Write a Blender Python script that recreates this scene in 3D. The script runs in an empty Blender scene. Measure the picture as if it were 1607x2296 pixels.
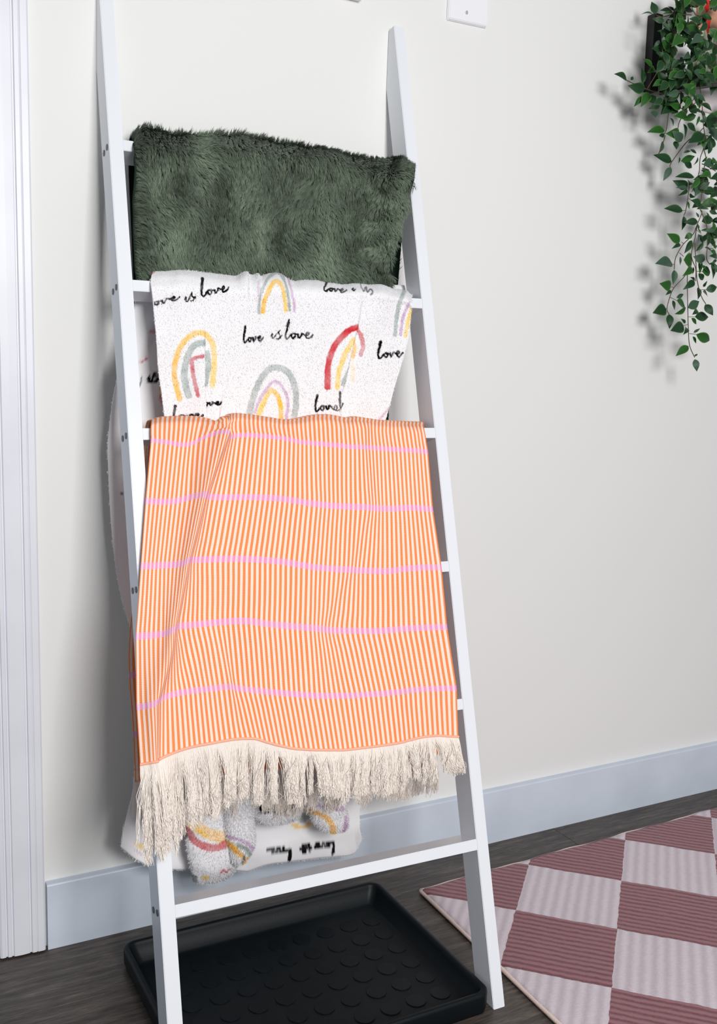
import bpy, bmesh, math, random
import numpy as np
from mathutils import Vector, Matrix

SC = bpy.context.scene
COL = SC.collection
random.seed(7)
rng = np.random.default_rng(7)
PI = math.pi

# ------------------------------------------------------------------ camera
F_PX, W_PX, H_PX = 2213.5, 1607.0, 2296.0
CAM = np.array([0.0, -1.58444, 0.96284])
YAW, PITCH, ROLL = 0.48838, 0.1415, 0.02707
cd = bpy.data.cameras.new('camera')
cam = bpy.data.objects.new('camera', cd)
COL.objects.link(cam)
cd.sensor_fit = 'VERTICAL'; cd.sensor_height = 36.0
cd.lens = 36.0 * F_PX / H_PX
fwd = Vector((math.sin(YAW) * math.cos(PITCH), math.cos(YAW) * math.cos(PITCH), -math.sin(PITCH)))
right = Vector((math.cos(YAW), -math.sin(YAW), 0))
up = right.cross(fwd)
r2 = right * math.cos(ROLL) + up * math.sin(ROLL)
u2 = -right * math.sin(ROLL) + up * math.cos(ROLL)
cam.matrix_world = Matrix(((r2.x, u2.x, -fwd.x, CAM[0]), (r2.y, u2.y, -fwd.y, CAM[1]), (r2.z, u2.z, -fwd.z, CAM[2]), (0, 0, 0, 1)))
SC.camera = cam

# ------------------------------------------------------------------ light
SC.view_settings.view_transform = 'Standard'
SC.view_settings.look = 'None'
SC.view_settings.gamma = 1.0
SC.view_settings.use_curve_mapping = False
SC.view_settings.exposure = 0.0
world = bpy.data.worlds.new('room_daylight'); SC.world = world
world.use_nodes = True
wb = world.node_tree.nodes['Background']
wb.inputs['Color'].default_value = (0.93, 0.96, 1.0, 1)
wb.inputs['Strength'].default_value = 0.27

def area(name, loc, target, w, h, energy, color):
    l = bpy.data.lights.new(name, 'AREA'); l.shape = 'RECTANGLE'
    l.size = w; l.size_y = h; l.energy = energy; l.color = color
    o = bpy.data.objects.new(name, l); COL.objects.link(o)
    o.location = loc
    d = Vector(target) - Vector(loc)
    o.rotation_euler = d.to_track_quat('-Z', 'Y').to_euler()
    return o
area('window_daylight', (0.44, -3.0, 1.62), (0.65, 0, 0.95), 0.8, 0.9, 78, (1.0, 0.99, 0.975))

# ------------------------------------------------------------------ survey helpers
def ray(px, py):
    X = (px - 803.5) / F_PX; Y = (py - 1148) / F_PX
    c, s = math.cos(ROLL), math.sin(ROLL)
    X, Y = X * c + Y * s, -X * s + Y * c
    U = -Y
    cp, sp = math.cos(PITCH), math.sin(PITCH)
    f = cp + U * sp; z = -sp + U * cp
    cy, sy = math.cos(YAW), math.sin(YAW)
    return np.array([X * cy + f * sy, -X * sy + f * cy, z])
def at_depth(px, py, Y):          # point of the vertical plane y = Y (parallel to the wall)
    r = ray(px, py); return CAM + r * ((Y - CAM[1]) / r[1])
# ladder frame: foot line, lean, cross-slope
XL, XR, RW, RD, YF, LEAN, LY, LR = 0.35195, 0.87391, 0.02071, 0.04537, 0.45489, 0.27937, -0.02551, 0.01338
SA, CA = math.sin(LEAN), math.cos(LEAN)
def lad(x, s, q):                 # s up along the rails, q behind their front faces
    return np.array([x + LR * s, -YF + LY * (x - .5) + s * SA + q * CA, s * CA - q * SA])
def at_ladder(px, py, o):         # point of the plane o metres in front of the ladder
    r = ray(px, py)
    g = lambda P: (P[1] + YF - LY * (P[0] - .5) + o * CA) * CA - (P[2] - o * SA) * SA
    f0 = g(CAM); f1 = g(CAM + r)
    return CAM + r * (f0 / (f0 - f1))

# ------------------------------------------------------------------ naming helpers
def tag(o, label=None, cat=None, group=None, kind=None):
    if label: o['label'] = label
    if cat: o['category'] = cat
    if group: o['group'] = group
    if kind: o['kind'] = kind
    return o
def empty(name, loc, label=None, cat=None, group=None):
    o = bpy.data.objects.new(name, None); COL.objects.link(o)
    o.location = loc; o.empty_display_size = .05
    return tag(o, label, cat, group)
def link(name, me, mat=None, parent=None, smooth=False):
    o = bpy.data.objects.new(name, me); COL.objects.link(o)
    if mat and not me.materials: me.materials.append(mat)
    if parent is not None:
        o.parent = parent
        if parent.type == 'EMPTY': o.matrix_parent_inverse = Matrix.Translation(-Vector(parent.location))
    if smooth: me.polygons.foreach_set('use_smooth', [True] * len(me.polygons))
    return o
def from_np(name, V, F, k=4):
    me = bpy.data.meshes.new(name)
    V = np.asarray(V, dtype=np.float32); F = np.asarray(F, dtype=np.int32)
    me.vertices.add(len(V)); me.vertices.foreach_set('co', V.ravel())
    me.loops.add(F.size); me.loops.foreach_set('vertex_index', F.ravel())
    me.polygons.add(len(F)); me.polygons.foreach_set('loop_start', np.arange(0, F.size, k, dtype=np.int32))
    me.polygons.foreach_set('loop_total', np.full(len(F), k, dtype=np.int32))
    me.update(calc_edges=True); me.validate()
    return me
def box_mesh(name, lo, hi, bevel=0.0, seg=2):
    bm = bmesh.new(); bmesh.ops.create_cube(bm, size=1)
    for v in bm.verts:
        v.co = Vector([lo[i] + (v.co[i] + .5) * (hi[i] - lo[i]) for i in range(3)])
    if bevel: bmesh.ops.bevel(bm, geom=bm.edges[:], offset=bevel, segments=seg, affect='EDGES')
    me = bpy.data.meshes.new(name); bm.to_mesh(me); bm.free(); return me
def hexa_mesh(name, corners, bevel=0.0):   # 8 corners: bottom 4 then top 4
    bm = bmesh.new(); v = [bm.verts.new(tuple(c)) for c in corners]
    for f in ((3,2,1,0),(4,5,6,7),(0,1,5,4),(1,2,6,5),(2,3,7,6),(3,0,4,7)): bm.faces.new([v[i] for i in f])
    bmesh.ops.recalc_face_normals(bm, faces=bm.faces[:])
    if bevel: bmesh.ops.bevel(bm, geom=bm.edges[:], offset=bevel, segments=2, affect='EDGES')
    me = bpy.data.meshes.new(name); bm.to_mesh(me); bm.free(); return me
def prism_mesh(name, A, B, bevel=0.0):     # two matching outlines joined
    bm = bmesh.new(); a = [bm.verts.new(tuple(p)) for p in A]; b = [bm.verts.new(tuple(p)) for p in B]
    bm.faces.new(a[::-1]); bm.faces.new(b); n = len(a)
    for i in range(n): bm.faces.new((a[i], a[(i+1) % n], b[(i+1) % n], b[i]))
    bmesh.ops.recalc_face_normals(bm, faces=bm.faces[:])
    if bevel: bmesh.ops.bevel(bm, geom=bm.edges[:], offset=bevel, segments=2, affect='EDGES')
    me = bpy.data.meshes.new(name); bm.to_mesh(me); bm.free(); return me

# ------------------------------------------------------------------ materials
def lin(c):
    return tuple(((x / 255) / 12.92 if x / 255 <= .04045 else ((x / 255 + .055) / 1.055) ** 2.4) for x in c) + (1,)
class NT:
    def __init__(s, name):
        s.m = bpy.data.materials.new(name); s.m.use_nodes = True; s.t = s.m.node_tree
        s.b = s.t.nodes['Principled BSDF']
    def n(s, typ, **kw):
        q = s.t.nodes.new(typ)
        for k, v in kw.items():
            if k in q.inputs: q.inputs[k].default_value = v
            else: setattr(q, k, v)
        return q
    def l(s, a, b): s.t.links.new(a, b)
    def math(s, op, a, b=None, c=None):
        q = s.t.nodes.new('ShaderNodeMath'); q.operation = op
        for i, v in enumerate((a, b, c)):
            if v is None: continue
            if isinstance(v, (int, float)): q.inputs[i].default_value = v
            else: s.l(v, q.inputs[i])
        return q.outputs[0]
    def mix(s, f, a, b):
        q = s.t.nodes.new('ShaderNodeMix'); q.data_type = 'RGBA'
        for i, v in ((0, f), (6, a), (7, b)):
            if isinstance(v, (int, float, tuple)): q.inputs[i].default_value = v
            else: s.l(v, q.inputs[i])
        return q.outputs[2]
    def bump(s, h, strength=.3, dist=.001):
        q = s.n('ShaderNodeBump'); q.inputs['Strength'].default_value = strength; q.inputs['Distance'].default_value = dist
        s.l(h, q.inputs['Height']); s.l(q.outputs[0], s.b.inputs['Normal'])
    def coords(s, kind='Object', scale=(1, 1, 1)):
        tc = s.n('ShaderNodeTexCoord'); mp = s.n('ShaderNodeMapping')
        mp.inputs['Scale'].default_value = scale; s.l(tc.outputs[kind], mp.inputs[0]); return mp.outputs[0]
    def noise(s, vec, scale, detail=3, rough=.5):
        q = s.n('ShaderNodeTexNoise'); q.inputs['Scale'].default_value = scale
        q.inputs['Detail'].default_value = detail; q.inputs['Roughness'].default_value = rough
        if vec is not None: s.l(vec, q.inputs['Vector'])
        return q.outputs['Fac']
    def ramp(s, f, stops):
        q = s.n('ShaderNodeValToRGB'); e = q.color_ramp.elements
        while len(e) < len(stops): e.new(.5)
        for i, (p, c) in enumerate(stops): e[i].position = p; e[i].color = c
        s.l(f, q.inputs[0]); return q.outputs[0]
def simple(name, rgb, rough=.5, spec=.5, bump=None, vary=0):
    t = NT(name); t.b.inputs['Roughness'].default_value = rough; t.b.inputs['Specular IOR Level'].default_value = spec
    t.b.inputs['Base Color'].default_value = lin(rgb)
    if vary:
        v = t.coords(); nz = t.noise(v, 9, 4)
        d = tuple(max(0, x - vary) for x in rgb)
        t.l(t.ramp(nz, [(.3, lin(d)), (.65, lin(rgb))]), t.b.inputs['Base Color'])
    if bump:
        v = t.coords(); t.bump(t.noise(v, bump[0], 3), bump[1], bump[2])
    return t.m
M = {}
M['wall'] = simple('wall_paint', (230, 230, 229), .75, .25, (160, .12, .001))
M['trim'] = simple('casing_paint', (226, 228, 236), .38, .4, (60, .05, .001), 6)
M['base'] = simple('baseboard_paint', (210, 219, 232), .4, .4, (40, .06, .001), 10)
M['ladder'] = simple('ladder_paint', (229, 232, 238), .33, .45, (300, .05, .0005))
M['bolt'] = simple('bolt_steel', (48, 54, 62), .4, .5)
M['tray'] = simple('tray_plastic', (6, 15, 20), .5, .25, (420, .2, .0006))
M['black'] = simple('black_metal', (18, 18, 18), .5, .4)
M['plate'] = simple('plate_plastic', (238, 238, 243), .3, .4)
M['screw'] = simple('screw_paint', (205, 205, 212), .3, .5)
M['stem'] = simple('vine_stem', (88, 78, 52), .6, .3, None, 20)
M['door'] = simple('door_paint', (150, 175, 200), .5, .3)
def translucent(t, f=.4):          # thin pile and thread let part of the light through
    tr = t.n('ShaderNodeBsdfTranslucent'); mx = t.n('ShaderNodeMixShader'); mx.inputs[0].default_value = f
    out = [n for n in t.t.nodes if n.type == 'OUTPUT_MATERIAL'][0]
    src = t.b.inputs['Base Color']
    if src.links: t.l(src.links[0].from_socket, tr.inputs['Color'])
    else: tr.inputs['Color'].default_value = src.default_value
    t.l(t.b.outputs[0], mx.inputs[1]); t.l(tr.outputs[0], mx.inputs[2]); t.l(mx.outputs[0], out.inputs[0])
_t = NT('cotton_thread'); _t.b.inputs['Base Color'].default_value = lin((255, 246, 238)); _t.b.inputs['Roughness'].default_value = .8
_t.b.inputs['Specular IOR Level'].default_value = .15; translucent(_t, .12); M['fringe'] = _t.m
def floor_mat():
    t = NT('grey_brown_laminate'); v = t.coords('Object', (1.2, 14, 1))
    oi = t.n('ShaderNodeObjectInfo'); add = t.n('ShaderNodeVectorMath'); add.operation = 'ADD'
    cb = t.n('ShaderNodeCombineXYZ'); t.l(t.math('MULTIPLY', oi.outputs['Random'], 37.0), cb.inputs[0]); t.l(t.math('MULTIPLY', oi.outputs['Random'], 11.0), cb.inputs[1])
    t.l(v, add.inputs[0]); t.l(cb.outputs[0], add.inputs[1])
    a = t.noise(add.outputs[0], 6, 6, .65); b = t.noise(add.outputs[0], 32, 4, .6)
    g = t.math('ADD', t.math('MULTIPLY', a, .6), t.math('MULTIPLY', b, .4))
    c = t.ramp(g, [(.34, lin((38, 34, 32))), (.5, lin((76, 68, 63))), (.66, lin((112, 101, 93)))])
    t.l(c, t.b.inputs['Base Color']); t.b.inputs['Roughness'].default_value = .42
    t.b.inputs['Specular IOR Level'].default_value = .4
    t.bump(g, .35, .0012); return t.m
M['floor'] = floor_mat()
def rug_mat():
    t = NT('checked_rug_pile'); tc = t.n('ShaderNodeTexCoord'); sp = t.n('ShaderNodeSeparateXYZ')
    wob = t.n('ShaderNodeTexNoise'); wob.inputs['Scale'].default_value = 60; t.l(tc.outputs['Object'], wob.inputs['Vector'])
    ad = t.n('ShaderNodeVectorMath'); ad.operation = 'MULTIPLY_ADD'
    t.l(wob.outputs['Color'], ad.inputs[0]); ad.inputs[1].default_value = (.005, .005, 0); t.l(tc.outputs['Object'], ad.inputs[2])
    t.l(ad.outputs[0], sp.inputs[0])
    x, y = sp.outputs[0], sp.outputs[1]
    a = t.math('DIVIDE', t.math('SUBTRACT', t.math('SUBTRACT', x, 1.0465), t.math('ADD', y, .2605)), .2492)
    b = t.math('DIVIDE', t.math('ADD', t.math('SUBTRACT', x, 1.0465), t.math('ADD', y, .2605)), .2492)
    par = t.math('PINGPONG', t.math('ADD', t.math('FLOOR', a), t.math('FLOOR', b)), 1.0)   # 0 cream, 1 mauve
    sb = t.math('SINE', t.math('MULTIPLY', b, 2 * PI * 13)); sa = t.math('SINE', t.math('MULTIPLY', a, 2 * PI * 9))
    nz = t.noise(tc.outputs['Object'], 220, 3, .7); n2 = t.noise(tc.outputs['Object'], 30, 2)
    mv = t.mix(t.math('MULTIPLY', t.math('ADD', t.math('MULTIPLY', sb, .7), t.math('ADD', nz, .1)), .62), lin((156, 112, 120)), lin((88, 46, 54)))
    mv = t.mix(t.math('MULTIPLY', n2, .45), mv, lin((152, 100, 104)))
    cr = t.mix(t.math('MULTIPLY', t.math('ADD', t.math('MULTIPLY', sa, .5), nz), .62), lin((216, 205, 212)), lin((184, 170, 178)))
    t.l(t.mix(par, cr, mv), t.b.inputs['Base Color'])
    hh = t.math('ADD', t.math('MULTIPLY', nz, .6), t.mix(par, t.math('MULTIPLY', sa, -.12), t.math('MULTIPLY', sb, -.4)))
    t.b.inputs['Roughness'].default_value = .95; t.b.inputs['Specular IOR Level'].default_value = .1
    t.b.inputs['Sheen Weight'].default_value = .2
    t.bump(hh, .6, .002); return t.m
M['rug'] = rug_mat()
M['rug_edge'] = simple('rug_binding', (240, 218, 208), .9, .1, (500, .5, .001))
def towel_mat():
    t = NT('ribbed_orange_cotton'); uv = t.n('ShaderNodeUVMap'); uv.uv_map = 'weave'
    sp = t.n('ShaderNodeSeparateXYZ'); t.l(uv.outputs[0], sp.inputs[0]); u, v = sp.outputs[0], sp.outputs[1]
    wob = t.noise(uv.outputs[0], 1.2, 2)
    f = t.math('FRACT', t.math('ADD', u, t.math('MULTIPLY', wob, .12)))
    d = t.math('ABSOLUTE', t.math('SUBTRACT', f, .5))            # 0 mid-rib .. .5 between
    rib = t.n('ShaderNodeMapRange'); rib.interpolation_type = 'SMOOTHSTEP'
    rib.inputs['From Min'].default_value = .30; rib.inputs['From Max'].default_value = .22; t.l(d, rib.inputs[0]); ribf = rib.outputs[0]
    vr = t.math('ABSOLUTE', t.math('SUBTRACT', t.math('FRACT', t.math('ADD', v, .5)), .5))
    lil = t.n('ShaderNodeMapRange'); lil.inputs['From Min'].default_value = .055; lil.inputs['From Max'].default_value = .045; t.l(vr, lil.inputs[0])
    inb = t.math('MULTIPLY', t.math('GREATER_THAN', v, .5), t.math('LESS_THAN', v, 5.5))
    neg = t.math('LESS_THAN', v, -.5)
    lf = t.math('MULTIPLY', lil.outputs[0], t.math('MAXIMUM', inb, neg))
    # weft picks, offset from rib to rib
    pk = t.math('SINE', t.math('MULTIPLY', t.math('ADD', v, t.math('MULTIPLY', t.math('FLOOR', u), .37)), 2 * PI * 40))
    pkn = t.noise(uv.outputs[0], 25, 2)
    pf = t.math('MULTIPLY', t.math('MAXIMUM', pk, 0.0), t.math('MULTIPLY', pkn, 1.5))
    org = t.mix(t.math('MULTIPLY', pf, .75), lin((255, 160, 96)), lin((232, 98, 54)))
    org = t.mix(t.math('MULTIPLY', t.noise(uv.outputs[0], .35, 2), .35), org, lin((255, 110, 50)))
    base = t.mix(ribf, org, lin((255, 226, 212)))
    lc = t.mix(ribf, lin((242, 156, 196)), lin((248, 208, 226)))
    t.l(t.mix(lf, base, lc), t.b.inputs['Base Color'])
    hh = t.math('ADD', t.math('MULTIPLY', ribf, 1.0), t.math('MULTIPLY', pf, -.25))
    t.b.inputs['Roughness'].default_value = .85; t.b.inputs['Specular IOR Level'].default_value = .15
    t.bump(hh, .5, .002); return t.m
M['towel'] = towel_mat()
M['hem'] = simple('hem_thread', (255, 184, 158), .9, .1, (900, .4, .0006))
def attr_mat(name, attr, rough=.9, bump=(700, .4, .001), sheen=.15, trans=0):
    t = NT(name); a = t.n('ShaderNodeAttribute'); a.attribute_name = attr
    t.l(a.outputs['Color'], t.b.inputs['Base Color']); t.b.inputs['Roughness'].default_value = rough
    t.b.inputs['Specular IOR Level'].default_value = .12; t.b.inputs['Sheen Weight'].default_value = sheen
    if bump: t.bump(t.noise(t.coords(), bump[0], 2), bump[1], bump[2])
    if trans: translucent(t, trans)
    return t.m
M['fleece'] = attr_mat('printed_fleece', 'print')
M['fleece_pile'] = attr_mat('printed_fleece_pile', 'print', .9, None, .0, .12)
M['plush_base'] = simple('green_plush_backing', (34, 46, 38), .95, .05, (300, .5, .001))
M['plush'] = attr_mat('green_plush_pile', 'tone', .7, None, .1, .1)
def leaf_mat(name, c1, c2, edge):
    t = NT(name); uv = t.n('ShaderNodeUVMap'); uv.uv_map = 'leaf'
    sp = t.n('ShaderNodeSeparateXYZ'); t.l(uv.outputs[0], sp.inputs[0])
    y = t.math('ABSOLUTE', sp.outputs[1])
    vein = t.math('SINE', t.math('MULTIPLY', t.math('SUBTRACT', sp.outputs[0], t.math('MULTIPLY', y, .6)), 60.0))
    c = t.mix(t.math('MULTIPLY', t.math('ADD', vein, 1.0), .14), lin(c1), lin(c2))
    e = t.n('ShaderNodeMapRange'); e.inputs['From Min'].default_value = .72; e.inputs['From Max'].default_value = 1.0; t.l(y, e.inputs[0])
    c = t.mix(t.math('MULTIPLY', e.outputs[0], .6), c, lin(edge))
    t.l(c, t.b.inputs['Base Color']); t.b.inputs['Roughness'].default_value = .42; t.b.inputs['Specular IOR Level'].default_value = .35
    t.bump(vein, .2, .0006); return t.m
M['leaf0'] = leaf_mat('leaf_dark_green', (24, 58, 32), (42, 82, 44), (74, 120, 44))
M['leaf1'] = leaf_mat('leaf_mid_green', (34, 84, 30), (56, 108, 40), (104, 144, 52))
M['leaf2'] = leaf_mat('leaf_grey_green', (48, 78, 60), (92, 118, 96), (80, 120, 60))
def poster_mat():
    t = NT('poster_print'); v = t.coords('Object'); sp = t.n('ShaderNodeSeparateXYZ'); t.l(v, sp.inputs[0])
    x, z = sp.outputs[0], sp.outputs[2]
    nz = t.noise(v, 22, 4); zz = t.math('ADD', z, t.math('MULTIPLY', nz, .05))
    org = t.math('GREATER_THAN', zz, 1.70)
    st = t.noise(t.coords('Object', (60, 60, 6)), 1.0, 3)
    pale = t.ramp(st, [(.45, lin((236, 226, 222))), (.62, lin((150, 160, 120)))])
    low = t.math('LESS_THAN', z, 1.57)
    c = t.mix(low, pale, lin((226, 216, 216))); c = t.mix(org, c, lin((206, 150, 122)))
    t.l(c, t.b.inputs['Base Color']); t.b.inputs['Roughness'].default_value = .6; return t.m
M['poster'] = poster_mat()
M['red'] = simple('poster_red', (232, 44, 40), .6, .3)

# ------------------------------------------------------------------ the setting
tag(link('wall_back', box_mesh('wall_back', (.205, 0, 0), (3.4, .12, 2.6)), M['wall']), kind='structure')
fl = tag(link('floor', box_mesh('floor', (-1.2, -2.6, -.06), (3.4, .12, -.004)), M['black']), kind='structure')
yy = .05
row = 0
PW = .22
while yy > -2.6:
    y0 = max(yy - PW, -2.6); y1 = min(yy, .001)
    off = [.13, -.27, .36, .05][row % 4]; xx = -1.2 - 1.2 + off
    if row == 2: xx = .93 - 3 * 1.2
    while xx < 3.4:
        a, b = max(xx, -1.2), min(xx + 1.2, 3.4)
        if b - a > .02:
            link('plank', box_mesh('plank', (a + .0004, y0 + .0004, -.012), (b - .0004, y1 - .0004, 0), .0008, 1), M['floor'], fl)
        xx += 1.2
    yy -= PW; row += 1
# baseboard, a little bowed in section, with a caulk gap at its top
bb = [(0, .0), (-.0142, .0), (-.0146, .02), (-.0144, .1115), (-.0135, .1135), (-.011, .1142), (0, .1146)]
tag(link('baseboard_back', prism_mesh('baseboard_back', [(.2745, y, z) for y, z in bb], [(3.4, y, z) for y, z in bb]), M['base']), kind='structure')
# fluted door casing
prof = [(.200, 0), (.200, -.0105), (.2030, -.0125), (.2085, -.0125), (.2098, -.0105), (.2112, -.0105), (.2125, -.0135), (.2175, -.0140), (.2188, -.0120), (.2202, -.0120),
        (.2220, -.0148), (.2330, -.0158), (.2455, -.0152), (.2470, -.0132), (.2484, -.0132), (.2500, -.0165), (.2560, -.0170), (.2574, -.0155), (.2590, -.0172), (.2680, -.0172), (.2705, -.0155), (.2710, 0)]
tag(link('trim_1', prism_mesh('trim_1', [(x, y, .003) for x, y in prof], [(x, y, 2.1) for x, y in prof]), M['trim']), kind='structure')
tag(link('trim_2', box_mesh('trim_2', (.192, -.004, .002), (.2045, .09, 2.1), .001), M['trim']), kind='structure')
tag(link('door_1', box_mesh('door_1', (-.62, .035, .008), (.1885, .075, 2.06), .002), M['door']), kind='structure')

# wall plate with its screw, and the corner of another one above the frame
pl = empty('wall_plate', (1.034, 0, 1.65), 'white blank wall plate with one small screw, fixed to the wall right of the ladder', 'wall plate')
link('plate', prism_mesh('plate', [(.9915, -.0003, 1.5852), (1.0765, -.0003, 1.5858), (1.0765, -.0003, 1.712), (.9915, -.0003, 1.711)],
     [(.9945, -.0062, 1.5885), (1.0735, -.0062, 1.589), (1.0735, -.0062, 1.709), (.9945, -.0062, 1.708)], .001), M['plate'], pl)
def disc(name, c, r, h, axis='Y', seg=20, bev=0):
    bm = bmesh.new(); bmesh.ops.create_cone(bm, cap_ends=True, segments=seg, radius1=r, radius2=r, depth=h)
    if bev: bmesh.ops.bevel(bm, geom=[e for e in bm.edges if abs(e.verts[0].co.z - h / 2) < 1e-6 and abs(e.verts[1].co.z - h / 2) < 1e-6], offset=bev, segments=3, affect='EDGES')
    R = Matrix.Rotation(PI / 2, 4, 'X') if axis == 'Y' else (Matrix.Rotation(PI / 2, 4, 'Y') if axis == 'X' else Matrix())
    bmesh.ops.transform(bm, matrix=Matrix.Translation(Vector(c)) @ R, verts=bm.verts[:])
    me = bpy.data.meshes.new(name); bm.to_mesh(me); bm.free(); return me
sq = at_depth(1046, 28, -.0065)
scr = link('screw', disc('screw', (sq[0], -.0066, sq[2]), .0033, .0012), M['screw'], pl)
link('slot', box_mesh('slot', (sq[0] - .0004, -.0075, sq[2] - .003), (sq[0] + .0004, -.0071, sq[2] + .003)), M['bolt'], scr)
q0 = at_depth(813, 1, -.012)
sw = empty('thermostat', (q0[0] - .04, 0, q0[2] + .05), 'white box on the wall above the ladder, lower corner at the top edge', 'thermostat')
link('case', box_mesh('case', (q0[0] - .085, -.018, q0[2]), (q0[0], -.0003, q0[2] + .11), .003), M['plate'], sw)

# ------------------------------------------------------------------ ladder
ldr = empty('blanket_ladder', (.61, -.44, 0), 'white wooden blanket ladder with six rungs leaning on the wall, hung with blankets', 'ladder')
SR = [1.34242, 1.12902, .91017, .69121, .47206, .25545]; RH = .01673
def yz2sq(x, y, z, s0=1.0):
    yb = y + YF - LY * (x - .5)
    return yb * SA + z * CA, yb * CA - z * SA
def rail_outline(x):
    s_bf, q_bf = yz2sq(x, -YF + LY * (x - .5), 0)
    # back foot: back face meets the floor
    s_b = RD * SA / CA
    yc = -.0006; off = YF - LY * (x - .5)
    s_c = (off + yc - RD * CA) / SA                     # back face meets the wall
    top = 1.6145
    # vertical cut from the contact point up to the top face at s = top
    q_t = (off + yc - top * SA) / CA
    return [(0, 0), (s_b, RD), (s_c, RD), (top - .002, q_t), (top, q_t - .002), (top, 0)]
for nm, x0, x1 in (('l', XL, XL + RW), ('r', XR - RW, XR)):
    A = [lad(x0, s, q) for s, q in rail_outline(x0)]; B = [lad(x1, s, q) for s, q in rail_outline(x0)]
    rail = link('rail', prism_mesh('rail', A, B, .0009), M['ladder'], ldr)
    for s in SR:
        for q in (.013, .032):
            bm = bmesh.new(); bmesh.ops.create_cone(bm, cap_ends=True, segments=14, radius1=.0046, radius2=.0046, depth=.0018)
            R = Matrix.Rotation(PI / 2, 4, 'Y'); c = lad(x0 + .0001 if nm == 'l' else x1 - .0001, s - RH / 2, q)
            bmesh.ops.transform(bm, matrix=Matrix.Translation(Vector(c)) @ R, verts=bm.verts[:])
            me = bpy.data.meshes.new('bolt'); bm.to_mesh(me); bm.free()
            link('bolt', me, M['bolt'], rail)
for s in SR:
    c = []
    for ss in (s - RH, s):
        for x, q in ((XL + RW - .0005, .0004), (XR - RW + .0005, .0004), (XR - RW + .0005, RD - .0004), (XL + RW - .0005, RD - .0004)):
            c.append(lad(x, ss, q))
    link('rung', hexa_mesh('rung', c, .0007), M['ladder'], ldr)

# ------------------------------------------------------------------ boot tray
TX0, TX1, TY0, TY1 = .373, .8465, -.468, -.101
tr = empty('boot_tray', ((TX0 + TX1) / 2, (TY0 + TY1) / 2, 0), 'black plastic boot tray with round studs lying on the floor between the ladder feet', 'tray')
def rrect(x0, x1, y0, y1, r, z, n=8):
    P = []
    for cx, cy, a0 in ((x1 - r, y1 - r, 0), (x0 + r, y1 - r, 90), (x0 + r, y0 + r, 180), (x1 - r, y0 + r, 270)):
        for i in range(n + 1):
            a = math.radians(a0 + 90 * i / n); P.append((cx + r * math.cos(a), cy + r * math.sin(a), z))
    return P
rings = []
for d, z, r in ((.010, .001, .012), (.004, .001, .014), (.001, .010, .018), (.0, .030, .021), (.0005, .0345, .021), (.003, .0363, .019), (.007, .0363, .016), (.0095, .0345, .014), (.0105, .030, .013), (.022, .0075, .010), (.026, .0055, .008)):
    rings.append(rrect(TX0 + d, TX1 - d, TY0 + d, TY1 - d, r, z))
bm = bmesh.new(); prev = None
for R_ in rings:
    vs = [bm.verts.new(p) for p in R_]
    if prev:
        for i in range(len(vs)): bm.faces.new((prev[i], prev[(i + 1) % len(vs)], vs[(i + 1) % len(vs)], vs[i]))
    else: bm.faces.new(vs[::-1])
    prev = vs
bm.faces.new(prev); me = bpy.data.meshes.new('tray_pan'); bm.to_mesh(me); bm.free()
link('tray_pan', me, M['tray'], tr, True)
sme = disc('stud', (0, 0, 0), .0158, .0014, 'Z', 32, .0004); sme.materials.append(M['tray'])
for i in range(10):
    for j in range(7):
        x, y = .7975 - .0447 * i, -.1735 - .0451 * j
        if x < TX0 + .04 or y < TY1 - .335: continue
        o = bpy.data.objects.new('stud', sme); COL.objects.link(o); o.parent = tr
        o.location = (x - tr.location.x, y - tr.location.y, .0060)

# ------------------------------------------------------------------ rug
RP = [(.9295, -.1235), (1.72, -.1060), (2.5, -.0886), (2.5, -1.05), (.905, -1.05), (.9155, -.545)]
rug = empty('checked_rug', (1.6, -.55, 0), 'mauve and cream checked rug with ribbed pile lying right of the ladder', 'rug')
NX, NY = 220, 140
U, V = np.meshgrid(np.linspace(0, 1, NX), np.linspace(0, 1, NY), indexing='ij')
xl = .9295 + (.905 - .9295) * V; ytop = -.1235 + .0350 * U / 1.0
Xr = xl + (2.5 - xl) * U; Yr = ytop + (-1.05 - ytop) * V
Yr = Yr + .0016 * np.sin(Xr * 31) * (1 - V) ** 3 + .0010 * np.sin(Xr * 83 + 1) * (1 - V) ** 3
ed = np.minimum(np.minimum(U * 1.58, (1 - U) * 1.58), np.minimum(V, 1 - V) * .93)
Zr = .0042 + .0022 * np.clip(ed / .006, 0, 1) + .0006 * np.sin(Xr * 40) * np.cos(Yr * 33)
Vt = np.stack([Xr, Yr, Zr], -1).reshape(-1, 3)
idx = np.arange(NX * NY).reshape(NX, NY)
Fq = np.stack([idx[:-1, :-1], idx[:-1, 1:], idx[1:, 1:], idx[1:, :-1]], -1).reshape(-1, 4)
Fq = Fq[:, ::-1]
bt = Vt[[idx[0, 0], idx[-1, 0], idx[-1, -1], idx[0, -1]]].copy()
me = from_np('pile', Vt, Fq)
o = link('pile', me, M['rug'], rug, True)
md = o.modifiers.new('thick', 'SOLIDIFY'); md.thickness = .0052; md.offset = -1
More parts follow.
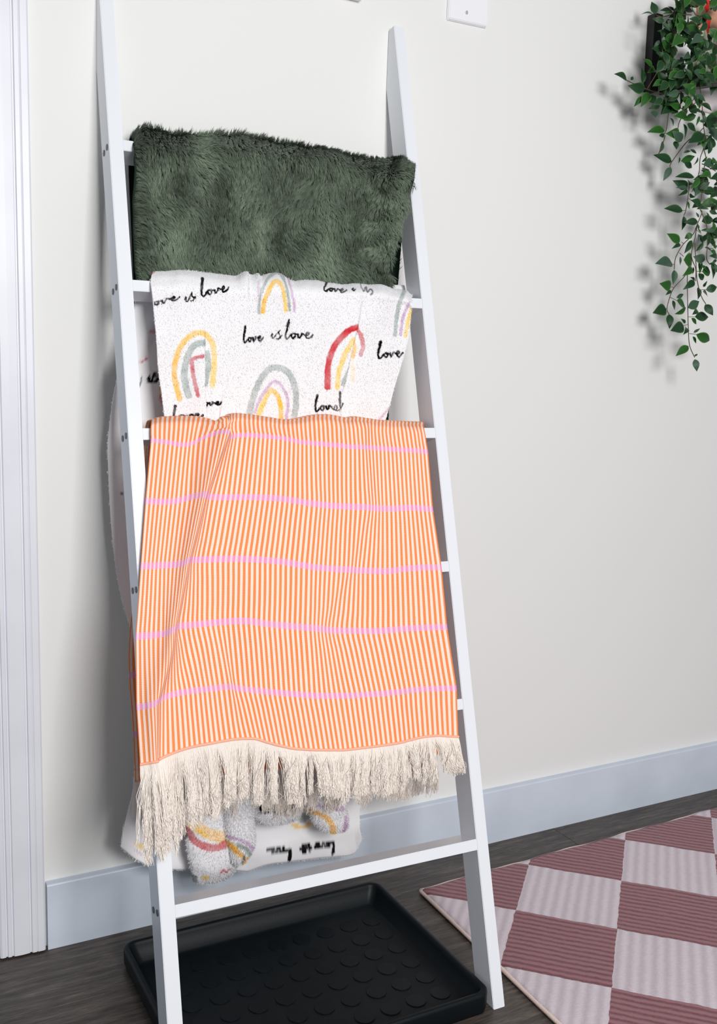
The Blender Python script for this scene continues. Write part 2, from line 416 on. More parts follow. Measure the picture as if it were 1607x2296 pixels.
# bound edge: an overlocked cord round the outline, with stitches
bnd = list(map(tuple, Vt[idx[:, 0]])) + list(map(tuple, Vt[idx[-1, 1:]])) + list(map(tuple, Vt[idx[::-1, -1]][1:])) + list(map(tuple, Vt[idx[0, ::-1]][1:-1]))
def resample(P, step, closed=False):
    P = np.array(P + ([P[0]] if closed else []), float); d = np.r_[0, np.cumsum(np.linalg.norm(np.diff(P, axis=0), axis=1))]
    n = max(2, int(d[-1] / step)); t = np.linspace(0, d[-1], n, endpoint=not closed)
    return np.stack([np.interp(t, d, P[:, i]) for i in range(3)], -1)
def tube_mesh(name, P, rad, k=6, closed=False):
    P = np.asarray(P, float); n = len(P); rad = np.broadcast_to(np.asarray(rad, float), (n,))
    T = np.gradient(P, axis=0)
    if closed: T = np.roll(P, -1, 0) - np.roll(P, 1, 0)
    T /= np.linalg.norm(T, axis=1, keepdims=True) + 1e-12
    ref = np.tile(np.array([[.13, .22, .97]]), (n, 1)); bad = np.abs((T * ref).sum(1)) > .93; ref[bad] = (1, 0, 0)
    A = np.cross(T, ref); A /= np.linalg.norm(A, axis=1, keepdims=True); B = np.cross(T, A)
    an = np.arange(k) * 2 * PI / k
    V_ = P[:, None] + rad[:, None, None] * (np.cos(an)[None, :, None] * A[:, None] + np.sin(an)[None, :, None] * B[:, None])
    V_ = V_.reshape(-1, 3); F_ = []
    for i in range(n if closed else n - 1):
        j = (i + 1) % n
        for a in range(k): b = (a + 1) % k; F_.append((i * k + a, i * k + b, j * k + b, j * k + a))
    return from_np(name, V_, F_)
RPs = resample(bnd, .0018, True); RPs[:, 2] = .0056
ph = np.arange(len(RPs)); rr = .0042 + .0006 * (ph % 2)
link('binding', tube_mesh('binding', RPs, rr, 6, True), M['rug_edge'], rug, True)

# ------------------------------------------------------------------ cloth tools
def ip(pts, x): 
    pts = sorted(pts); return float(np.interp(x, [q[0] for q in pts], [q[1] for q in pts]))
def catmull(G, m, axis):
    G = np.moveaxis(G, axis, 0); n = len(G); t = np.linspace(0, n - 1, (n - 1) * m + 1)
    i = np.minimum(t.astype(int), n - 2); f = (t - i).reshape((-1,) + (1,) * (G.ndim - 1))
    p0 = G[np.maximum(i - 1, 0)]; p1 = G[i]; p2 = G[i + 1]; p3 = G[np.minimum(i + 2, n - 1)]
    R = .5 * ((2 * p1) + (-p0 + p2) * f + (2 * p0 - 5 * p1 + 4 * p2 - p3) * f ** 2 + (-p0 + 3 * p1 - 3 * p2 + p3) * f ** 3)
    return np.moveaxis(R, 0, axis)
def normals(P):
    du = np.gradient(P, axis=1); dv = np.gradient(P, axis=0)
    N = np.cross(du, dv); return N / (np.linalg.norm(N, axis=-1, keepdims=True) + 1e-12)
def grid_faces(R, C, wrap=False):
    idx = np.arange(R * C).reshape(R, C)
    if wrap: idx = np.concatenate([idx, idx[:, :1]], 1)
    return np.stack([idx[:-1, :-1], idx[1:, :-1], idx[1:, 1:], idx[:-1, 1:]], -1).reshape(-1, 4)
def cloth(name, P, parent, mat, thick=.002, uv=None, col=None, wrap=False, attr='print', off=-1):
    R, C = P.shape[:2]; F = grid_faces(R, C, wrap)
    me = from_np(name, P.reshape(-1, 3), F)
    if uv is not None:
        l = me.uv_layers.new(name='weave'); l.data.foreach_set('uv', uv.reshape(-1, 2)[F.ravel()].astype(np.float32).ravel())
    if col is not None:
        ca = me.color_attributes.new(attr, 'FLOAT_COLOR', 'POINT')
        ca.data.foreach_set('color', np.concatenate([col.reshape(-1, 3), np.ones((R * C, 1))], 1).astype(np.float32).ravel())
    o = link(name, me, mat, parent, True)
    if thick:
        md = o.modifiers.new('thick', 'SOLIDIFY'); md.thickness = thick; md.offset = off
    return o
def vnoise(x, y, s, seed=0):          # smooth value noise
    r = np.random.default_rng(seed); T = r.random((64, 64)); x = x / s; y = y / s
    xi = np.floor(x).astype(int); yi = np.floor(y).astype(int); fx = x - xi; fy = y - yi
    fx = fx * fx * (3 - 2 * fx); fy = fy * fy * (3 - 2 * fy)
    g = lambda a, b: T[a % 64, b % 64]
    return (g(xi, yi) * (1 - fx) + g(xi + 1, yi) * fx) * (1 - fy) + (g(xi, yi + 1) * (1 - fx) + g(xi + 1, yi + 1) * fx) * fy - .5
def blades(name, root, dirs, length, width, colors, mat, parent, attr, nseg=2, curl=None, face=None):
    n = len(root); side = np.cross(dirs, rng.normal(size=(n, 3)) if face is None else face + rng.normal(size=(n, 3)) * .35); side /= np.linalg.norm(side, axis=1, keepdims=True)
    V_ = []; w = np.broadcast_to(width, (n,))[:, None]; L = np.broadcast_to(length, (n,))[:, None]
    for k in range(nseg):
        f = k / nseg; c = root + dirs * L * f + (curl * L * f * f if curl is not None else 0)
        ww = w * (1 - .45 * f); V_ += [c - side * ww, c + side * ww]
    V_.append(root + dirs * L + (curl * L if curl is not None else 0))
    Vv = np.stack(V_, 1); m = Vv.shape[1]; b = (np.arange(n) * m)[:, None]; T = []
    for k in range(nseg - 1): T += [(2 * k, 2 * k + 1, 2 * k + 3), (2 * k, 2 * k + 3, 2 * k + 2)]
    T.append((2 * nseg - 2, 2 * nseg - 1, 2 * nseg))
    F_ = np.concatenate([b + np.array([t]) for t in T], 0)
    me = from_np(name, Vv.reshape(-1, 3), F_, 3)
    ca = me.color_attributes.new(attr, 'FLOAT_COLOR', 'POINT')
    fr = np.array([0.0] * 0 + [i // 2 / nseg for i in range(2 * nseg)] + [1.0])
    c0, c1 = colors; cc = c0[:, None] * (1 - fr)[None, :, None] + c1[:, None] * fr[None, :, None]
    ca.data.foreach_set('color', np.concatenate([cc.reshape(-1, 3), np.ones((n * m, 1))], 1).astype(np.float32).ravel())
    o = link(name, me, mat, parent); o['kind'] = 'stuff'
    return o
def path_x(pts, Y):                   # x as a function of height on plane y = Y
    q = [at_depth(px, py, Y) for px, py in pts]; zz = [p[2] for p in q][::-1]; xx = [p[0] for p in q][::-1]
    return lambda z: float(np.interp(z, zz, xx))

# ------------------------------------------------------------------ striped throw on the third rung
top = [(338,942),(348,936),(399,932),(459,933.6),(479,944),(489,945),(503,941),(511,937),(516,929),(529,926),(563,928.6),(603,935),(639,941),(669,938),(699,930.5),(735,928),(777,936.5),(798,933.5),(848,941),(900,944),(948,946)]
S = [top,
 [(338,986),(374,991),(412,998),(439,989.6),(464,977),(489,972),(514,980),(538,972),(588,976),(633,981),(669,989),(729,995),(789,1002),(848,1003.7),(959,1012.6)],
 [(326,1123),(364,1125),(394,1124),(427,1115),(464,1113),(514,1114),(563,1114),(633,1118),(700,1128.5),(750,1134),(824,1138),(874,1141),(924,1138),(971,1142)],
 [(315,1269.6),(364,1268),(402,1266),(419,1256),(464,1253.5),(526,1252),(588,1255),(638,1260),(700,1271),(750,1276),(824,1279.6),(874,1281),(899,1276),(949,1272),(990,1272)],
 [(304,1427),(339,1425),(365,1421),(385,1411),(400,1404),(444,1399.6),(500,1394),(550,1391),(600,1399),(650,1404),(700,1408),(750,1414),(850,1415),(900,1410),(960,1407),(1003,1406)],
 [(305,1586),(329,1582),(351,1571),(374,1561),(409,1552),(449,1547),(510,1540),(560,1547),(620,1553),(700,1560),(780,1560),(850,1556),(900,1551),(950,1545),(1022,1543)],
 [(313,1713),(354,1703),(383,1689),(423,1674),(469,1666),(526,1656),(569,1654),(612,1667),(655,1677),(702,1680),(771,1680),(839,1672),(891,1665),(942,1653),(976,1648),(1028,1651)]]
K = [[(0,338),(15,500),(18,508),(21,520),(42,722),(48,780),(54,832),(68,948)],
 [(0,338),(15,487),(21,524),(40,708),(49,795),(53,828),(68,959)],
 [(0,326),(11,434),(18,470),(40,712),(47,778),(52,828),(56,858),(68,971)],
 [(0,315),(9,395),(17,434),(40,700),(47,770),(52,815),(68,990)],
 [(0,304),(6,362),(14,400),(40,695),(47,755),(68,1003)],
 [(0,305),(3,333),(7,358),(12,405),(22,512),(24,527),(40,705),(68,1024)],
 [(0,313),(3,343),(7,356),(24,552),(40,725),(68,1028)]]
ribs = list(range(0, 69, 2))
def trow(v, o):
    i = int(min(v, 5.999)); f = v - i; out = []
    for rb in ribs:
        xa, xb = ip(K[i], rb), ip(K[i + 1], rb); ya, yb = ip(S[i], xa), ip(S[i + 1], xb)
        out.append(list(at_ladder(xa * (1 - f) + xb * f, ya * (1 - f) + yb * f, o)) + [rb, v])
    return out
front = [trow(0, -.024), trow(.12, -.004), trow(.25, .007)] + [trow(v, .0095) for v in (.5,.75,1,1.33,1.66,2,2.33,2.66,3,3.33,3.66,4,4.33,4.66,5,5.33,5.66,6)]
YB = -.160
bl = path_x([(338,960),(326,1100),(312,1250),(294,1380),(286,1500),(294,1560),(299,1650),(303,1755)], YB)
br = path_x([(935,960),(985,1755)], YB)
zl, zr_ = at_depth(303, 1752, YB)[2], at_depth(985, 1690, YB)[2]
bk = []
nb = 11
for j in range(nb):
    f = j / (nb - 1); row_ = []
    for k, c in enumerate(front[0]):
        u = k / (len(front[0]) - 1); ze = zl * (1 - u) + zr_ * u; z = (c[2] - .035) * (1 - f) + ze * f
        x = bl(z) * (1 - u) + br(z) * u
        row_.append([x, -.140 + (YB + .140) * min(1, f * 3), z, c[3], -(.3 + 5.5 * f)])
    bk.append(row_)
mid = [[c[0], -.153, c[2] - .003, c[3], -.12] for c in front[0]]
mid2 = [[c[0] * .5 + b[0] * .5, -.140, c[2] - .016, c[3], -.2] for c, b in zip(front[0], bk[0])]
G = np.array(bk[::-1] + [mid2, mid] + front, float)
nback = nb + 2
G = catmull(catmull(G, 7, 0), 7, 1)
P = G[..., :3].copy(); uu, vv = G[..., 3], G[..., 4]
foldr = np.interp(vv, [0, 1, 2, 3, 4, 5, 6], [15.5, 17.5, 14.5, 13, 10.5, 4.8, 4.5])
foldw = np.interp(vv, [0, 1, 2, 3, 4, 5, 6], [2, 3, 3.5, 4.5, 5, 3.2, 2.8])
A = np.interp(vv, [0, .2, 1, 3, 5, 6], [.010, .022, .023, .020, .017, .012])
d = (uu - foldr)
disp = A * np.where(d < 0, np.exp(-(d / 4.2) ** 2), np.exp(-(d / (foldw * .5)) ** 2)) - .25 * A * np.exp(-((d - foldw * 1.6) / 2.2) ** 2)
f2 = np.interp(vv, [0, 1, 2, 3, 4, 5, 6], [53, 51, 51, 48, 42, 41, 41]); d2 = uu - f2
disp += .0045 * np.where(d2 < 0, np.exp(-(d2 / 3.0) ** 2), np.exp(-(d2 / 1.6) ** 2)) * np.interp(vv, [0, 3, 6], [1, .8, .2])
d3 = uu - np.interp(vv, [4, 5, 6], [20, 23, 24]); disp += .006 * np.exp(-(d3 / 1.7) ** 2) * np.clip(1 - np.abs(vv - 4.95) / .75, 0, 1)
d5 = uu - np.interp(vv, [0, 2, 3], [10.5, 9.5, 8.5]); disp -= .004 * np.exp(-(d5 / 1.2) ** 2) * np.clip(1.4 - np.abs(vv - .9), 0, 1)
for rr_, ln, am in ((31, 1.5, .003), (36, 1.2, .0035), (41, 1.8, .003), (59, 2.0, .0025), (63.5, 2.2, .002), (25, 1.0, .003)):
    disp += am * np.sin(np.clip((uu - rr_ - .6 * vv) / 2.2, -PI, PI)) * np.clip(1 - vv / ln, 0, 1)
disp += .0050 * vnoise(uu, vv * 3, 6, 3) + .0065 * vnoise(uu, vv * 2.0, 11, 4) * np.clip(vv, 0, 1)
edge = np.clip(np.minimum(uu, 68 - uu) / 2.5, 0, 1)
disp = np.where(vv > .1, disp * np.clip((vv - .1) / .3, 0, 1), np.where(vv < -.5, .004 * np.sin(uu * .5 + vv), 0))
nrm = normals(P)
if nrm[-40:, :, 1].mean() > 0: nrm = -nrm
P += nrm * (disp * (.35 + .65 * edge))[..., None]
tw = empty('striped_throw', (.62, -.25, 0), 'orange and cream ribbed throw with lilac stripes and fringe, over the third rung', 'throw')
tw.location = (.62, -.2, .89)
cloth('woven_cloth', P, tw, M['towel'], .0016, uv=np.stack([uu, vv], -1), off=-1)
hemP = P[-1]; hemB = P[0]
link('hem', tube_mesh('hem', hemP + np.array([0, -.0006, -.0006]), .0021, 6), M['hem'], tw, True)
link('hem', tube_mesh('hem', hemB, .0018, 6), M['hem'], tw, True)
def fringe(hem, n, nclump, lf, fan, lean_y, seed, parent, rad=.00050, u0=0, u1=1, flare=None):
    r = np.random.default_rng(seed); m = len(hem); seg = 9
    u = np.sort(r.uniform(u0, u1, n)); t = u * (m - 1); i = np.minimum(t.astype(int), m - 2); f = (t - i)[:, None]
    R0 = hem[i] * (1 - f) + hem[i + 1] * f
    cl = np.sort(r.uniform(u0, u1, nclump)); ci = np.clip(np.searchsorted(cl, u + r.normal(0, .004, n)), 0, nclump - 1)
    cu = cl[ci]; ct = cu * (m - 1); k = np.minimum(ct.astype(int), m - 2); g = (ct - k)[:, None]
    C0 = hem[k] * (1 - g) + hem[k + 1] * g
    cdx = r.normal(0, .006, nclump)[ci]; cdl = r.uniform(.84, 1.1, nclump)[ci]; cy = r.normal(0, .004, nclump)[ci]
    L = np.array([lf(a) for a in u]) * cdl * r.uniform(.86, 1.08, n)
    ph = r.uniform(0, 6.28, n); fr_ = r.uniform(1.5, 5, n); am = r.exponential(.0016, n); q = r.uniform(.15, .5, n)
    wisp = r.random(n) < .07; am[wisp] *= 3.5
    Vs = []
    for s in range(seg + 1):
        w = s / seg; gat = (np.clip(w / .45, 0, 1) ** 1.3 - .45 * np.clip((w - .5) / .5, 0, 1)) * q
        x = R0[:, 0] + (C0[:, 0] + cdx - R0[:, 0]) * gat + cdx * w + am * np.sin(ph + fr_ * w * 4) * w ** .7 + r.normal(0, .0007, n) * w
        if flare is not None: x = x + flare(u) * w
        y = R0[:, 1] + (lean_y(u) if callable(lean_y) else lean_y) * w + cy * w + am * .8 * np.cos(ph + fr_ * w * 3.3) * w + fan * (ph / 6.28 - .5) * np.sin(PI * min(w * 1.2, 1))
        z = R0[:, 2] - .001 - L * w
        Vs.append(np.stack([x, y, z], -1))
    C = np.stack(Vs, 1)       # n, seg+1, 3
    T = np.gradient(C, axis=1); T /= np.linalg.norm(T, axis=-1, keepdims=True)
    Aa = np.cross(T, np.array([.1, 1, .05])); Aa /= np.linalg.norm(Aa, axis=-1, keepdims=True); Bb = np.cross(T, Aa)
    rd = rad * (1 - .35 * np.linspace(0, 1, seg + 1))[None, :, None]
    ring = [C + rd * (math.cos(a) * Aa + math.sin(a) * Bb) for a in (0.8, 2.371, 3.942, 5.512)]
    Vv = np.stack(ring, 2).reshape(n, -1, 3); b = (np.arange(n) * (seg + 1) * 4)[:, None]; F_ = []
    for s in range(seg):
        for a in range(4):
            c = (a + 1) % 4; F_.append(b + np.array([[s * 4 + a, s * 4 + c, s * 4 + 4 + c, s * 4 + 4 + a]]))
    me = from_np('fringe', Vv.reshape(-1, 3), np.concatenate(F_, 0))
    o = link('fringe', me, M['fringe'], parent); o['kind'] = 'stuff'; return o
fringe(hemP, 5200, 95, lambda u: np.interp(u, [0, .12, .3, .5, .7, .85, 1], [.104, .106, .088, .072, .069, .067, .056]), .005, lambda u: np.interp(u, [0, .10, .22, .9, 1], [-.042, -.038, -.012, -.010, -.024]), 11, tw,
       flare=lambda u: np.interp(u, [0, .06, .9, 1], [-.006, 0, 0, .006]))
fringe(hemB, 2400, 60, lambda u: np.interp(u, [0, .5, 1], [.07, .08, .07]), .006, 0, 12, tw)

# ------------------------------------------------------------------ white fleece blanket on the second rung
WHITE = np.array(lin((240, 239, 242))[:3])
YEL, YEL2, GRY, RED, PNK, PUR, BLK, PCH = [np.array(lin(c)[:3]) for c in ((246,190,40),(250,214,110),(158,172,168),(206,14,34),(206,92,104),(204,170,204),(24,26,32),(250,216,160))]
def seg_dist(X, Y, pts):
    D = np.full(X.shape, 1e9); Wp = np.zeros(X.shape); tot = len(pts) - 1
    for i in range(tot):
        (x0, y0), (x1, y1) = pts[i], pts[i + 1]; dx, dy = x1 - x0, y1 - y0; L = dx * dx + dy * dy + 1e-9
        t = np.clip(((X - x0) * dx + (Y - y0) * dy) / L, 0, 1); dd = np.hypot(X - x0 - t * dx, Y - y0 - t * dy)
        m = dd < D; D = np.where(m, dd, D); Wp = np.where(m, (i + t) / tot, Wp)
    return D, Wp
def smooth_pts(pts, k=6):
    return [tuple(p) for p in catmull(np.array(pts, float), k, 0)]
def paint(Cc, X, Y, pts, w, col, strength=.93, soft=1.6, col2=None, seed=1):
    xs = [p[0] for p in pts]; ys = [p[1] for p in pts]; pad = w + 6
    m = (X > min(xs) - pad) & (X < max(xs) + pad) & (Y > min(ys) - pad) & (Y < max(ys) + pad)
    if not m.any(): return
    x, y = X[m], Y[m]
    jx = x + 2.2 * vnoise(x, y, 5, seed); jy = y + 2.2 * vnoise(x, y, 5, seed + 1)
    D, t = seg_dist(jx, jy, smooth_pts(pts) if len(pts) > 2 else pts)
    a = np.clip((w / 2 - D) / soft + .5, 0, 1) * strength * (1 - .35 * (vnoise(x, y, 14, seed + 2) + .5))
    c = col if col2 is None else col * (1 - t[:, None]) + col2 * t[:, None]
    Cc[m] = Cc[m] * (1 - a[:, None]) + c * a[:, None]
LOVE = [[(.03,.24),(.09,.46),(.14,.66),(.11,.68),(.05,.42),(.01,.12),(.05,.0),(.14,.06),(.24,.18)],
        [(.36,.2),(.28,.2),(.25,.1),(.31,.03),(.38,.1),(.36,.2),(.42,.17),(.49,.18)],
        [(.49,.18),(.52,.04),(.60,.14),(.63,.22),(.72,.16)], [(.72,.16),(.80,.13),(.86,.2),(.82,.25),(.76,.16),(.80,.04),(.90,.05),(1.0,.17)]]
IS = [[(.0,.22),(.16,.50),(.12,.10),(.24,.0),(.42,.28)], [(.42,.28),(.76,.78),(.70,.46),(.80,.22),(.72,-.02),(.50,-.04)], [(.72,-.02),(1.0,.30)]]
def word(Cc, X, Y, strokes, x0, y0, w, ang=0, h=1.0, lw=2.6, sel=None, flip=False, mx=1):
    c, s = math.cos(math.radians(ang)), math.sin(math.radians(ang))
    for k, st in enumerate(strokes):
        if sel is not None and k not in sel: continue
        q = []
        for a, b in st:
            a, b = a * w * mx, b * w * h
            if flip: a, b = -a, -b
            q.append((x0 + a * c - b * s * -1 * -1, y0 - b * c - a * s))
        paint(Cc, X, Y, q, lw * 1.3, BLK, 1.25, 1.2, seed=40 + k)
def arc(l): return l
def print_front(X, Y):
    Cc = np.tile(WHITE, X.shape + (1,)); p = lambda pts, w, c, s=.93, c2=None, sd=1: paint(Cc, X, Y, pts, w, c, s, 1.8, c2, sd)
    p([(402,894),(392,849),(392,819),(399,789),(414,764),(432,749),(449,745.5),(464,753),(476,769),(480,794),(478,831),(476,864)], 12, YEL, .9, YEL2)
    p([(420,887),(413,851),(415,819),(424,787),(439,772),(456,769)], 14, GRY, .8); p([(465,790),(467,820),(463,845),(459,862)], 12, GRY, .8)
    p([(439,885),(432,849),(428,814),(431,804),(452,798)], 8, PNK, .95)
    p([(589,699),(593,674),(604,647),(616,636),(630,647),(638,671),(640,695)], 9.5, YEL, .95, YEL2)
    p([(580,702),(581,674),(590,644),(604,624),(619,620),(636,635),(647,665),(650,695)], 7, GRY, .85); p([(577,665),(578,636)], 4, PUR, .8)
    p([(628,619),(640,623),(651,641),(659,671),(662,698)], 6, PUR, .85)
    p([(560,925),(565,901),(580,859),(598,832),(616,824),(639,830),(654,850),(663,883),(662,919),(658,945)], 14, GRY, .75)
    p([(571,925),(586,889),(610,857),(627,862),(642,886),(645,913),(641,940)], 7, PUR, .85)
    p([(578,935),(592,900),(606,876),(619,883),(629,910),(630,945)], 11, YEL2, .95, YEL)
    p([(732,868),(734,823),(744,784),(765,754),(783,739),(798,733)], 13, RED, 1); p([(799,735),(810,751),(815,775),(809,795)], 10, RED, .75, PNK)
    p([(752,868),(756,829),(768,796),(783,769),(790,760)], 11, YEL2, .95); p([(793,765),(796,781),(791,799)], 9, YEL, .9); p([(790,800),(790,853)], 8, PCH, .5)
    p([(762,862),(768,845),(778,822)], 5, GRY, .9); p([(767,866),(771,850)], 4, GRY, .9)
    p([(886,751),(889,715),(896,680),(906,652)], 9, GRY, .85); p([(898,750),(904,709),(917,680)], 6, PUR, .9); p([(908,754),(914,724),(920,694)], 8, YEL2, .95)
    p([(851,940),(870,915)], 5, PUR, .7)
    wd = lambda *a, **k: word(Cc, X, Y, *a, **k)
    wd(LOVE, 330, 690, 75, 14, .55, 3.4, [1, 2, 3]); wd(IS, 414, 677, 26, 12, .85, 2.2); wd(LOVE, 453, 665, 62, 10, .95, 3.2)
    wd(LOVE, 547, 768, 43, 3, 1.25, 2.8); wd(IS, 607, 759, 26, 2, .85, 2); wd(LOVE, 639.5, 760, 61, -1, 1.0, 2.9)
    wd(LOVE, 848, 804, 55, 4, 1.0, 3.2); wd(LOVE, 706, 922, 50, 3, 1.05, 3.2, [0, 1, 2]); p([(742,916),(750,919),(754,913),(750,909),(747,917),(755,921),(761,914)], 3, BLK, 1); wd(LOVE, 760, 916, 44, 12, 1.2, 3.2, [0])
    wd(LOVE, 388, 944, 62, 6, .8, 3.6); wd(LOVE, 446, 912, 50, 5, .7, 3.4, [1, 2, 3])
    wd(LOVE, 726, 653, 50, -2, .7, 3); wd(IS, 789, 652, 18, 0, .6, 2.6, [0]); p([(807,637),(814,652),(820,645),(823,655),(830,650),(834,655),(832,661)], 3, BLK, 1)
    p([(309,626),(322,618),(340,607)], 14, RED, .75, PNK)
    return Cc
def print_back(X, Y):
    Cc = np.tile(WHITE, X.shape + (1,)); p = lambda pts, w, c, s=.93, c2=None, sd=1: paint(Cc, X, Y, pts, w, c, s, 1.8, c2, sd)
    p([(309,626),(322,618),(340,607)], 14, RED, .75, PNK); p([(332,742),(350,740)], 7, PNK, .7)
    p([(308,809),(316,810),(321,806),(325,803)], 2.5, PNK, 1); p([(322,802),(325,805)], 6, PNK, 1)
    p([(314,844),(312,857),(308,868)], 4, BLK, 1); word(Cc, X, Y, IS, 328, 857, 26, 10, .9, 4); p([(345,848),(352,838),(356,852)], 4, BLK, 1)
    p([(355,862),(357,885)], 8, PCH, .8); p([(357,890),(361,902)], 10, RED, .7); p([(315,957),(335,957)], 4, YEL, .7)
    p([(272,1104),(274,1108)], 4, BLK, 1)
    p([(303,1888),(314,1894),(328,1895)], 13, YEL2, .9, YEL); p([(292,1893),(305,1905),(330,1909)], 3, PUR, .8)
    p([(650,1843),(672,1851),(698,1843)], 10, YEL, .9); p([(655,1826),(672,1832),(695,1826)], 16, GRY, .9)  # yellow arc is print; wide grey stroke paints the shadow between the folds
    for x0, n_ in ((750, 1), (690, 0), (640, 1)):
        word(Cc, X, Y, LOVE if n_ else IS, x0, 1893, 48 if n_ else 26, -2, .62, 5, flip=True)
    return Cc
WT = [(300,640),(329,609),(344,605.6),(431,607),(501,615),(531,617),(546,612),(554,611),(566,613),(578,622),(590,617),(606,616),(625,620),(651,627),(687,626),(717,632),(777,636),(801,635),(815,637),(848,642),(899,648),(915,654),(922,662)]
WLt = [(600,341),(630,338),(657,342),(694,345.7),(744,349.4),(806,353),(856,359),(893,364),(933,368),(960,371)]
WRt = [(600,922),(665,922),(688,922.6),(739,918.7),(775,911),(823,899),(868,884),(906,872.5),(938,865),(960,860)]
def front_net(tc, L, R, bot, n, ts):
    rs = []
    for t, Yf in ts:
        row_ = []
        for k in range(n):
            u = k / (n - 1); xt = L[0][1] * (1 - u) + R[0][1] * u; y = ip(tc, xt) * (1 - t) + bot * t
            x = ip(L, y) * (1 - u) + ip(R, y) * u; row_.append(list(Yf(x, y)) + [x, y])
        rs.append(row_)
    return rs
wf = front_net(WT, WLt, WRt, 950, 41, [(0, lambda x, y: at_ladder(x, y, -.022)), (.03, lambda x, y: at_ladder(x, y, -.003)), (.07, lambda x, y: at_ladder(x, y, .006))] +
               [(t, lambda x, y, t=t: at_depth(x, y, -.1575 + .0045 * t)) for t in (.12, .2, .3, .4, .5, .6, .7, .8, .9, 1)])
YW = -.075
Lp = [(632,309),(680,303),(770,285),(854,258),(943,247),(975,242),(1074,245),(1174,250),(1273,260),(1323,270),(1373,280),(1400,289),(1450,300),(1600,302),(1734,298),(1777,293),(1847,277),(1875,267),(1892,267)]
Rp = [(640,905),(760,880),(900,850),(1300,835),(1700,815),(1840,807),(1880,808)]
bc = [(267,1892),(281,1903),(298,1916),(332,1930),(383,1940),(423,1945),(500,1948),(549,1946),(575,1930),(598,1921),(641,1916),(698,1918),(737,1920),(778,1918),(798,1905),(808,1880)]
wbk = []
for t in np.linspace(0, 1, 22)[::-1]:
    row_ = []
    for k in range(41):
        u = k / 40; xb = 267 * (1 - u) + 808 * u; y = 640 * (1 - t) + ip(bc, xb) * t
        x = ip(Lp, y) * (1 - u) + ip(Rp, y) * u if t < 1 else xb
        row_.append(list(at_depth(x, y, YW)) + [x, y])
    wbk.append(row_)
midw = [[wbk[-1][k][0] * .8 + wf[0][k][0] * .2, -.092, wf[0][k][2] - .003, wf[0][k][3], wf[0][k][4] - 12] for k in range(41)]
wt = empty('rainbow_blanket', (.6, -.12, 1.08), 'white fleece blanket printed with rainbows and love is love, over the second rung', 'blanket')
G = catmull(catmull(np.array([midw] + wf, float), 22, 0), 11, 1)
P, X, Y = G[..., :3].copy(), G[..., 3], G[..., 4]
def crease(X, Y, line, ys, amp, wl, wr):
    xf = np.interp(Y, [q[1] for q in line], [q[0] for q in line]); d = X - xf; a = np.interp(Y, ys, amp)
    return a * np.where(d < 0, np.exp(-(d / wl) ** 2), -.5 * np.exp(-(d / (wr * 3)) ** 2) + 1.5 * np.exp(-(d / wr) ** 2) * 1.0)
D = crease(X, Y, [(457,700),(456,767),(454,869),(458,938)], [715,780,860,950], [0,.005,.011,.012], 30, 3.5)
D += crease(X, Y, [(808,650),(806,680),(798,730),(783,784),(768,853),(759,889)], [640,720,780,880,950], [0,.004,.009,.006,.001], 30, 5)
D += crease(X, Y, [(553,610),(556,700)], [600,612,660,720], [.004,.005,.002,0], 14, 4) + crease(X, Y, [(578,610),(582,760)], [600,620,680,760], [.004,.005,.002,0], 12, 4)
D += crease(X, Y, [(497,880),(485,950)], [870,910,950], [0,.004,.006], 16, 4)
for x0, am in ((620,.003),(660,-.003),(712,.003),(765,-.002),(850,.003),(885,-.002),(400,.002)): D += am * np.exp(-((X - x0 - (Y - 620) * .03) / 16) ** 2) * np.clip(1.3 - (Y - 610) / 170, 0, 1)
D += .004 * vnoise(X, Y, 70, 9) + .002 * vnoise(X, Y * .5, 28, 10)
D *= np.clip((Y - 600) / 20, .2, 1)
N = normals(P); N = -N if N[-60:, :, 1].mean() > 0 else N
P += N * D[..., None]
Cf = print_front(X, Y)
cloth('front_drape', P, wt, M['fleece'], .0035, col=Cf)
def pile(P, Cc, n, ln, wd, name='pile', down=.7, parent=wt, seed=0, mask=None):
    r = np.random.default_rng(seed); N = normals(P); N = -N if N[..., 1].mean() > 0 else N
    R, C = P.shape[:2]
    w = np.linalg.norm(np.cross(np.gradient(P, axis=0), np.gradient(P, axis=1)), axis=-1).ravel()
    if mask is not None: w = w * mask.ravel()
    i = r.choice(R * C, n, p=w / w.sum()); rt = P.reshape(-1, 3)[i] + r.normal(0, .0006, (n, 3)); nn = N.reshape(-1, 3)[i]
    d = nn * .38 + r.normal(0, .3, (n, 3)) + np.array([0, 0, -down]); d /= np.linalg.norm(d, axis=1, keepdims=True)
    c = Cc.reshape(-1, 3)[i] * r.uniform(.93, 1.04, (n, 1))
    return blades(name, rt - nn * .0005, d, ln * r.uniform(.6, 1.2, n), wd, (c, np.minimum(c * 1.03, 1)), M['fleece_pile'], parent, 'print', 1, None, nn)
pile(P, Cf, 60000, .0026, .0005, down=.8, seed=1)
